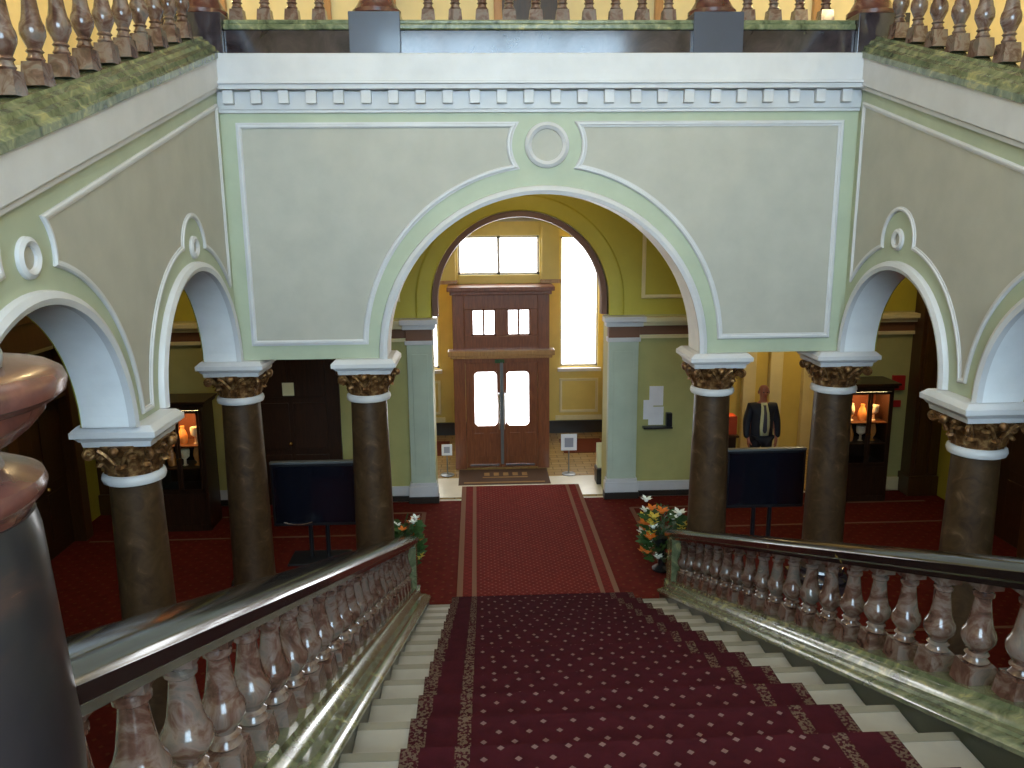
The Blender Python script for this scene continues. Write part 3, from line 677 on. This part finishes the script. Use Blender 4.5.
# ------------------------------------------------------------- room behind the right opening
st(B().box(2.25, 7.4, 6.6, 6.8, 0, 4.0), 'wall_office', 'porch_yellow')
st(B().box(2.21, 2.3, 4.4, 6.6, 0, 4.0), 'wall_office_left', 'porch_yellow')
st(B().box(7.3, 7.4, 4.4, 6.6, 0, 4.0), 'wall_office_right', 'porch_yellow')
st(B().box(2.2, 7.4, 4.4, 6.8, 3.9, 4.1), 'ceiling_office', 'ceiling_cream')
b = B()
for x in (3.95, 4.75, 5.3, 6.0): b.box(x-.13, x+.13, 6.45, 6.6, 0, 3.9)
st(b, 'trim_80', 'cream_trim', bevel=.01)
b = B(); b.box(3.0, 3.07, YV-.06, YV+.5, 0, 2.8); b.box(5.23, 5.31, YV-.06, YV+.5, 0, 2.8); b.box(3.0, 5.31, YV-.06, YV+.5, 2.75, 2.82); st(b, 'door_frame_21', 'porch_yellow')
# dark timber door on the left
b = B(); b.box(-4.75, -3.14, YV-.07, YV, 0, 2.78); 
for q in (-4.55, -3.92):
    for z0, z1 in ((.2, .9), (1.0, 1.8), (1.9, 2.6)): b.box(q, q+.56, YV-.09, YV-.07, z0, z1)
d = st(b, 'door_1', 'dark_wood', bevel=.008)
B().blob((-3.98, YV-.13, 1.1), .035).obj('door_handle', 'brass', d)
o = B().box(-4.07, -3.88, YV-.105, YV-.095, 1.93, 2.15).obj('notice_sheet', 'note_paper'); tag(o, 'pale yellow square notice pinned high on the dark door left of the arch', 'notice')

# ------------------------------------------------------------- furniture in the hall
def television(xc, yc, zb, w, h, label):
    t = thing('television', label, 'television', (xc, yc, 0))
    B().box(-w/2, w/2, -.03, .05, zb, zb+h, ch=.012).obj('bezel', 'black_metal', t, local=True)
    B().box(-w/2+.04, w/2-.04, -.036, -.028, zb+.05, zb+h-.05).obj('screen', 'black_gloss', t, local=True)
    B().box(-w/2-.005, w/2+.005, -.032, .06, zb+h-.02, zb+h+.012, ch=.005).obj('top_rail', 'grey_metal', t, local=True)
    for s in (-1, 1): B().tube([(s*.12, .06, .03), (s*.12, .06, zb+h*.8)], .032, 12).obj('leg', 'black_metal', t, local=True, smooth=True)
    b = B(); b.box(-.42, .42, -.22, .28, 0, .03, ch=.01); b.obj('base', 'black_metal', t, local=True)
    B().tube([(-w/2+.15+.4*i/8, -.04, zb+.06-.035*sin(PI*i/8)) for i in range(9)], .008, 6).obj('trim_arc', 'chrome', t, local=True) if xc < 0 else None  # bright arc modelled in place of a reflection on the left screen
television(-3.13, 1.5, .53, 1.24, .94, 'wide black flat screen on twin black poles between the left columns')
television(3.33, 1.5, .64, 1.16, .88, 'wide black flat screen on twin black poles between the right columns')
def cabinet(xc, yf, w, h, label, side):
    t = thing('display_cabinet', label, 'display cabinet', (xc, yf, 0)); d = .55
    b = B(); b.box(-w/2, -w/2+.05, 0, d, .06, h); b.box(w/2-.05, w/2, 0, d, .06, h); b.box(-w/2, w/2, d-.03, d, .06, h); b.box(-w/2, w/2, 0, d, .0, .10); b.box(-w/2+.05, w/2-.05, 0, d, .62, .66); b.box(-w/2+.05, w/2-.05, 0, .03, .1, .62); b.box(-w/2+.05, w/2-.05, 0, d, h-.06, h)
    b.obj('carcass', 'dark_wood', t, local=True, bevel=.005)
    b = B(); b.box(-w/2-.05, w/2+.05, -.05, d+.02, h, h+.05); b.box(-w/2-.08, w/2+.08, -.08, d+.02, h+.05, h+.09); b.obj('cornice', 'dark_wood', t, local=True, bevel=.01)
    for z in (1.0, 1.36): B().box(-w/2+.05, w/2-.05, .05, d-.04, z, z+.018).obj('shelf', 'brown_wood', t, local=True)
    for s in (-1, 1):
        x0, x1 = (-w/2+.05, -.004) if s < 0 else (.004, w/2-.05)
        b = B(); f = .035; b.box(x0, x0+f, -.025, 0, .66, h-.06); b.box(x1-f, x1, -.025, 0, .66, h-.06); b.box(x0, x1, -.025, 0, .66, .70); b.box(x0, x1, -.025, 0, h-.10, h-.06)
        dr = b.obj('door', 'dark_wood', t, local=True)
        B().box(x0+f, x1-f, -.014, -.010, .70, h-.10).obj('glass_pane', 'clear_pane', dr, local=True)
        B().blob((s*-.0+(x1-.02 if s < 0 else x0+.02), -.04, 1.2), .014).obj('knob', 'brass', dr, local=True)
    B().box(-w/2+.08, w/2-.08, .1, .16, h-.085, h-.065).obj('strip_light', 'lamp_glow', t, local=True)
    B().box(-w/2+.05, w/2-.05, d-.036, d-.03, 1.38, h-.08).obj('lit_backing', 'cabinet_back', t, local=True)['label'] = 'amber lit backing panel'
    prof = [[(.05, 0), (.055, .01), (.02, .03), (.018, .06), (.05, .10), (.065, .17), (.055, .24), (.04, .28), (.045, .30)], [(.06, 0), (.07, .05), (.075, .12), (.05, .2), (.03, .24), (.035, .28)], [(.045, 0), (.02, .02), (.02, .10), (.07, .14), (.08, .22), (.075, .26)]]
    places = [('upper', 1.378, (-.2, 0, .2)), ('middle', 1.018, (-.2, 0, .2))]
    for lv, z, xs in places:
        for i, x in enumerate(xs):
            o = B().lathe(prof[(i+(lv == 'middle')) % 3], (0, 0, 0), seg=20).obj('vase', 'amber_pale' if (i+(lv == 'upper')) % 2 else 'amber', smooth=True)
            o.location = (xc+x*w/.8, yf+.24, z)
            tag(o, '%s ornamental vase on the %s shelf inside the %s display cabinet' % (('left hand', 'centre', 'right hand')[i], lv, side), 'vase', 'vases in the %s display cabinet' % side)
    L_ = bpy.data.lights.new('cabinet_lamp', 'AREA'); L_.energy = 12; L_.size = .4; L_.size_y = .05; L_.shape = 'RECTANGLE'; L_.color = (1, .5, .18)
    lo = bpy.data.objects.new('cabinet_lamp', L_); C.objects.link(lo); lo.parent = t; lo.location = (0, .16, h-.09)
cabinet(-5.46, 2.72, .80, 2.02, 'dark wooden glazed display cabinet with amber lit contents at the left', 'left')
cabinet(5.72, 3.32, .80, 1.98, 'dark wooden glazed display cabinet with amber lit contents at the right', 'right')
o = B().box(6.36, 6.58, YV-.06, YV, 1.82, 2.08, ch=.008).obj('wall_sign', 'red_plastic'); tag(o, 'larger red square fire sign on the wall right of the cabinet', 'sign')
o = B().box(6.40, 6.54, YV-.05, YV, 1.52, 1.64, ch=.008).obj('call_point', 'red_plastic'); tag(o, 'small red fire call point below the red square sign', 'fire call point')
# papers and leaflet tray by the right pilaster
for j, (a, c, z0, z1, lb) in enumerate(((2.13, 2.37, 1.62, 1.96, 'upper white notice sheet on the green wall right of the vestibule arch'), (2.03, 2.20, 1.38, 1.72, 'lower left white notice sheet beside the pilaster'), (2.12, 2.38, 1.28, 1.60, 'lower right white notice sheet above the small shelf'))):
    o = B().box(a, c, YV-.012-.004*j, YV-.004*j, z0, z1).obj('notice_sheet', 'paper'); tag(o, lb, 'notice', 'notice sheets right of the vestibule arch')
t = thing('leaflet_shelf', 'small dark wall shelf with a leaflet pocket under the white notices', 'shelf', (2.25, YV, 1.24))
B().box(2.02, 2.52, YV-.14, YV, 1.235, 1.265).obj('shelf', 'black_metal', t); B().box(2.42, 2.52, YV-.10, YV, 1.265, 1.50, ch=.01).obj('pocket', 'black_metal', t)
# sign stands in the vestibule
for (x, y, h, lb) in ((.89, 5.15, .50, 'white sign on a thin stand right of the porch doors'), (-1.42, 5.25, .42, 'small white sign on a thin stand left of the porch doors')):
    t = thing('sign_stand', lb, 'sign stand', (x, y, .0)); w = .15 if x > 0 else .10
    B().lathe([(.13, .006), (.13, .02), (.03, .03), (.012, .04), (.012, h)], seg=20).obj('pole', 'grey_metal', t, local=True, smooth=True)
    B().box(-w, w, -.02, -.005, h-.02, h+2*w, ch=.004).obj('sign_panel', 'paper', t, local=True)
    B().box(-w*.55, w*.55, -.024, -.02, h+.3*w, h+1.5*w).obj('printed_mark', 'sign_grey', t, local=True)
# small umbrella/box stand at right pilaster inner edge
t = thing('leaflet_stand', 'low leaflet stand with cream sheets against the right vestibule pier', 'leaflet stand', (1.42, 4.7, 0))
B().box(1.33, 1.52, 4.5, 4.8, .006, .30, ch=.01).obj('base', 'black_metal', t)
b = B(); b.prism([(4.58, .30), (4.82, .30), (4.80, .72), (4.70, .74)], lambda a, c, h: (h, a, c), 1.36, 1.49); b.obj('sheets', 'note_paper', t)
# flower arrangements by the stair foot
def flowers(x, y, z, label, n, sp, h, seed):
    rnd = random.Random(seed); t = thing('flower_arrangement', label, 'flowers', (x, y, 0))
    B().lathe([(.12, 0), (.13, .03), (.05, .08), (.04, z-.22), (.09, z-.16), (.15, z-.04), (.16, z)], seg=24).obj('vase', 'black_metal', t, local=True, smooth=True)
    b = B()
    for i in range(280):
        a = rnd.uniform(0, 2*PI); rr = sp*math.sqrt(rnd.random()); zz = z+rnd.uniform(-.46, h)*(1-.4*rr/sp)
        p = Vector((rr*cos(a), rr*sin(a), zz)); d = Vector((cos(a+rnd.uniform(-.5, .5)), sin(a), rnd.uniform(-.3, .9))).normalized(); u = d.orthogonal().normalized(); l = rnd.uniform(.10, .18)
        b.add([p, p+d*l*.5+u*l*.22, p+d*l, p+d*l*.5-u*l*.22], [(0, 1, 2, 3)])
        if i % 6 == 0: b.tube([(0, 0, z-.05), p], .004, 4)
    b.obj('foliage', 'foliage', t, local=True, recalc=False)
    for i in range(n):
        a = rnd.uniform(0, 2*PI); rr = sp*rnd.uniform(.75, 1.2); zz = z+rnd.uniform(-.25, h)
        if i % 2: a = PI+rnd.uniform(-.9, .9) if x > 0 else rnd.uniform(-.9, .9)
        c = Vector((rr*cos(a), rr*sin(a), zz)); b = B(); k = rnd.uniform(.055, .09)
        for q in range(7):
            th = 2*PI*q/7; dd = Vector((cos(th), sin(th)*.8-.3, .35)).normalized(); u = dd.cross(Vector((0, 0, 1))).normalized()
            b.add([c, c+dd*k*.7+u*k*.4, c+dd*k*1.3, c+dd*k*.7-u*k*.4], [(0, 1, 2, 3)])
        b.blob(c, k*.45, seg=8)
        b.obj('bloom', ('petal_orange', 'petal_white', 'petal_yellow')[i % 3], t, local=True, recalc=False)
flowers(1.70, .86, .52, 'tall arrangement of orange, white and yellow flowers at the right stair foot', 40, .24, .46, 3)
flowers(-1.80, .80, .58, 'smaller flower arrangement behind the lower end of the left handrail', 12, .16, .30, 5)

# ------------------------------------------------------------- desk, lamp, person
t = thing('reception_desk', 'brown wooden reception desk beside the man in the dark suit', 'desk', (3.55, 4.95, 0))
b = B(); b.box(3.12, 4.0, 4.70, 5.2, .78, .82); b.obj('desk_top', 'brown_wood', t, bevel=.005); b = B(); b.box(3.16, 3.96, 4.74, 5.16, 0, .78); b.obj('desk_body', 'dark_wood', t, bevel=.01)
o = B().box(3.62, 3.98, 4.78, 5.05, .821, 1.17, ch=.01).obj('storage_box', 'orange_card'); tag(o, 'orange box standing on the reception desk', 'box')
t = thing('desk_lamp', 'small glowing lamp on the orange box', 'lamp', (3.78, 4.92, 1.171))
B().lathe([(.06, 0), (.06, .015), (.012, .03), (.012, .12)], seg=16).obj('lamp_base', 'brass', t, local=True, smooth=True)
B().lathe([(.065, .10), (.07, .13), (.055, .22), (.03, .24)], seg=20).obj('lamp_shade', 'lamp_glow', t, local=True, smooth=True)

def skin(name, chains, mat, parent, sub_=2):
    """chains: list of lists of (x,y,z,r); first vertex of each chain may repeat an earlier point to join"""
    vs = []; rs = []; es = []; idx = {}
    for ch in chains:
        prev = None
        for (x, y, z, r) in ch:
            k = (round(x, 4), round(y, 4), round(z, 4))
            if k not in idx: idx[k] = len(vs); vs.append((x, y, z)); rs.append(r)
            i = idx[k]
            if prev is not None: es.append((prev, i))
            prev = i
    me = bpy.data.meshes.new(name); me.from_pydata(vs, es, []); o = bpy.data.objects.new(name, me); C.objects.link(o); o.parent = parent
    o.modifiers.new('skin', 'SKIN'); sv = me.skin_vertices[0] if me.skin_vertices else None
    if sv is None:
        bm = bmesh.new(); bm.from_mesh(me); bm.verts.layers.skin.verify(); bm.to_mesh(me); bm.free(); sv = me.skin_vertices[0]
    for i, r in enumerate(rs):
        sv.data[i].radius = (r if isinstance(r, tuple) else (r, r)); sv.data[i].use_root = (i == 0)
    sm = o.modifiers.new('sub', 'SUBSURF'); sm.levels = sub_; sm.render_levels = sub_
    o.modifiers['skin'].use_smooth_shade = True
    me.materials.append(M[mat]); return o
P_ = thing('person', 'bald man in dark suit, pale yellow shirt and tie standing in the right doorway', 'person', (4.28, 4.35, 0))
# one continuous body (skin): torso, neck, head, arms, hands, legs
body = [[(0, 0, .93, .13), (0, 0, 1.10, .13), (0, .0, 1.28, .14), (0, 0, 1.43, .10), (0, -.01, 1.52, .055), (0, -.02, 1.60, .062), (0, -.025, 1.69, .092), (0, -.02, 1.77, .085), (0, -.015, 1.82, .05)]]
for s in (-1, 1):
    body.append([(0, 0, 1.43, .10), (s*.17, 0, 1.42, .065), (s*.235, .01, 1.17, .05), (s*.25, -.04, .93, .036), (s*.25, -.06, .87, .026), (s*.245, -.07, .81, .032)])
    for k in range(4):
        dy = -.045+.022*k-.04; L4 = (.065, .08, .075, .055)[k]
        body.append([(s*.245, -.07, .81, .032), (s*.245, dy-.005, .775, .010), (s*.24, dy-.008, .775-L4*.55, .009), (s*.225, dy-.008, .775-L4, .0075)])
    body.append([(s*.245, -.07, .81, .032), (s*.222, -.115, .80, .011), (s*.205, -.125, .765, .009)])
    body.append([(0, 0, .93, .13), (s*.10, 0, .86, .095), (s*.11, -.01, .50, .062), (s*.115, .01, .12, .045), (s*.115, .0, .06, .042), (s*.12, -.13, .04, .038)])
skin('body', body, 'skin', P_)
jk = [[(0, 0, .70, (.225, .15)), (0, 0, .90, (.22, .155)), (0, 0, 1.12, (.215, .155)), (0, 0, 1.28, (.22, .155)), (0, .01, 1.42, (.13, .10)), (0, .015, 1.49, .075)]]
for s in (-1, 1): jk.append([(0, .01, 1.42, (.13, .10)), (s*.20, .01, 1.43, .09), (s*.265, .01, 1.17, .076), (s*.275, -.035, .96, .060), (s*.27, -.05, .86, .054)])
skin('jacket', jk, 'suit', P_)
tr = [[(0, 0, .93, (.16, .125))]]
for s in (-1, 1): tr.append([(0, 0, .93, (.16, .125)), (s*.10, 0, .84, .115), (s*.11, -.01, .50, .085), (s*.115, .01, .12, .068), (s*.115, .01, .07, .068)])
skin('trousers', tr, 'suit', P_)
for s in (-1, 1): skin('shoe', [[(s*.115, .04, .045, .045), (s*.12, -.06, .04, .045), (s*.125, -.17, .03, .032)]], 'shoe', P_)
def strip(rows, name, mat, dy, th):
    b = B(); vs = []; n = len(rows)
    for (z, w_, y) in rows:
        for k in range(5): q = -1+k/2; vs.append((q*w_, y+dy+.02*q*q, z))
    b.add(vs, [(i*5+k, i*5+k+1, (i+1)*5+k+1, (i+1)*5+k) for i in range(n-1) for k in range(4)])
    o = b.obj(name, mat, P_, local=True, recalc=False, smooth=True); sd = o.modifiers.new('s', 'SOLIDIFY'); sd.thickness = th; sd.offset = 0
strip([(.94, .075, -.172), (1.1, .088, -.176), (1.22, .085, -.176), (1.34, .072, -.165), (1.44, .058, -.125), (1.51, .052, -.075)], 'shirt', 'shirt', 0, .012)
strip([(.99, .012, -.174), (1.03, .036, -.175), (1.1, .034, -.176), (1.22, .030, -.176), (1.34, .024, -.165), (1.44, .018, -.125), (1.475, .024, -.105)], 'tie', 'tie', -.018, .01)
for q in (-.033, .033): B().blob((q, -.108, 1.705), .012).obj('eye', 'shoe', P_, local=True)
B().blob((0, -.122, 1.675), (.014, .02, .022)).obj('nose', 'skin', P_, local=True, smooth=True)
for q in (-.094, .094): B().blob((q, -.02, 1.69), (.012, .022, .032)).obj('ear', 'skin', P_, local=True, smooth=True)
B().box(-.025, .025, -.113, -.10, 1.632, 1.64, ch=.003).obj('mouth', 'red_plastic', P_, local=True)
b = B(); vs = []
for i in range(4):
    z = 1.68+i*.028
    for k in range(13): a = math.radians(-15+210*k/12); r = .098-.006*i; vs.append((r*cos(a), -.02+r*sin(a), z))
b.add(vs, [(i*13+k, i*13+k+1, (i+1)*13+k+1, (i+1)*13+k) for i in range(3) for k in range(12)])
o = b.obj('hair', 'hair', P_, local=True, recalc=False, smooth=True); sd = o.modifiers.new('s', 'SOLIDIFY'); sd.thickness = .012
P_.scale = (1.02, 1.02, 1.02)

# ------------------------------------------------------------- ceiling lamps of the hall and other lights
st(B().box(-7.2, -4.15, -8, .4, 5.2, 5.25), 'ceiling_left_aisle', 'ceiling_cream') if False else None
def pendant(x, y, z, zt, e, col, label, r=.16):
    t = thing('pendant_lamp', label, 'lamp', (x, y, z))
    B().blob((0, 0, 0), r, seg=20).obj('globe', 'lamp_glow', t, local=True, smooth=True)
    B().tube([(0, 0, r*.9), (0, 0, zt-z)], .012, 8).obj('rod', 'brass', t, local=True)
    B().lathe([(.06, zt-z-.04), (.07, zt-z)], seg=16).obj('ceiling_rose', 'brass', t, local=True)
    L_ = bpy.data.lights.new('bulb', 'POINT'); L_.energy = e; L_.color = col; L_.shadow_soft_size = r*1.1
    lo = bpy.data.objects.new('bulb', L_); C.objects.link(lo); lo.parent = t; lo.location = (0, 0, -r*1.3)
warm = (1, .80, .48); warmer = (1, .74, .38)
pendant(-5.6, 1.9, 4.9, 6.0, 25, warm, 'globe lamp hanging over the left side of the lower hall')
pendant(5.6, 1.9, 4.9, 6.0, 30, warm, 'globe lamp hanging over the right side of the lower hall')
pendant(0, 2.1, 5.35, 6.0, 22, warm, 'globe lamp hanging behind the central arch')
pendant(5.3, 5.3, 3.3, 3.9, 40, warm, 'globe lamp in the yellow room behind the right doorway', .12)
pendant(-5.7, 2.6, 9.8, 11.6, 140, warmer, 'added globe lamp above the left end of the gallery, warming the side walls')  # these four unseen lamps are added to warm the side walls
pendant(5.7, 2.6, 9.8, 11.6, 140, warmer, 'added globe lamp above the right end of the gallery, warming the side walls')
pendant(-5.8, -5.5, 9.8, 11.6, 140, warmer, 'added globe lamp above the left upper flight, warming the side walls')
pendant(5.8, -5.5, 9.8, 11.6, 140, warmer, 'added globe lamp above the right upper flight, warming the side walls')

# ------------------------------------------------------------- camera
cam = bpy.data.cameras.new('camera'); co = bpy.data.objects.new('camera', cam); C.objects.link(co)
f, pitch, yaw, roll = 808.386, math.radians(11.8044), math.radians(2.3988), math.radians(.519)
F = Vector((sin(yaw)*cos(pitch), cos(yaw)*cos(pitch), -sin(pitch))); Rt = Vector((cos(yaw), -sin(yaw), 0)); U = Rt.cross(F)
R2 = cos(roll)*Rt-sin(roll)*U; U2 = cos(roll)*U+sin(roll)*Rt
Mx = Matrix((R2, U2, -F)).transposed().to_4x4(); Mx.translation = Vector((-.7927, -9.5402, 4.8531)); co.matrix_world = Mx
cam.sensor_width = 36; cam.lens = f/1024*36; cam.clip_start = .05
S = bpy.context.scene; S.camera = co
w = bpy.data.worlds.new('world'); S.world = w; w.use_nodes = True
w.node_tree.nodes['Background'].inputs[0].default_value = (.6, .75, 1, 1); w.node_tree.nodes['Background'].inputs[1].default_value = .3
S.view_settings.view_transform = 'Standard'; S.view_settings.look = 'None'; S.view_settings.exposure = 0; S.view_settings.gamma = 1
S.view_settings.use_curve_mapping = False
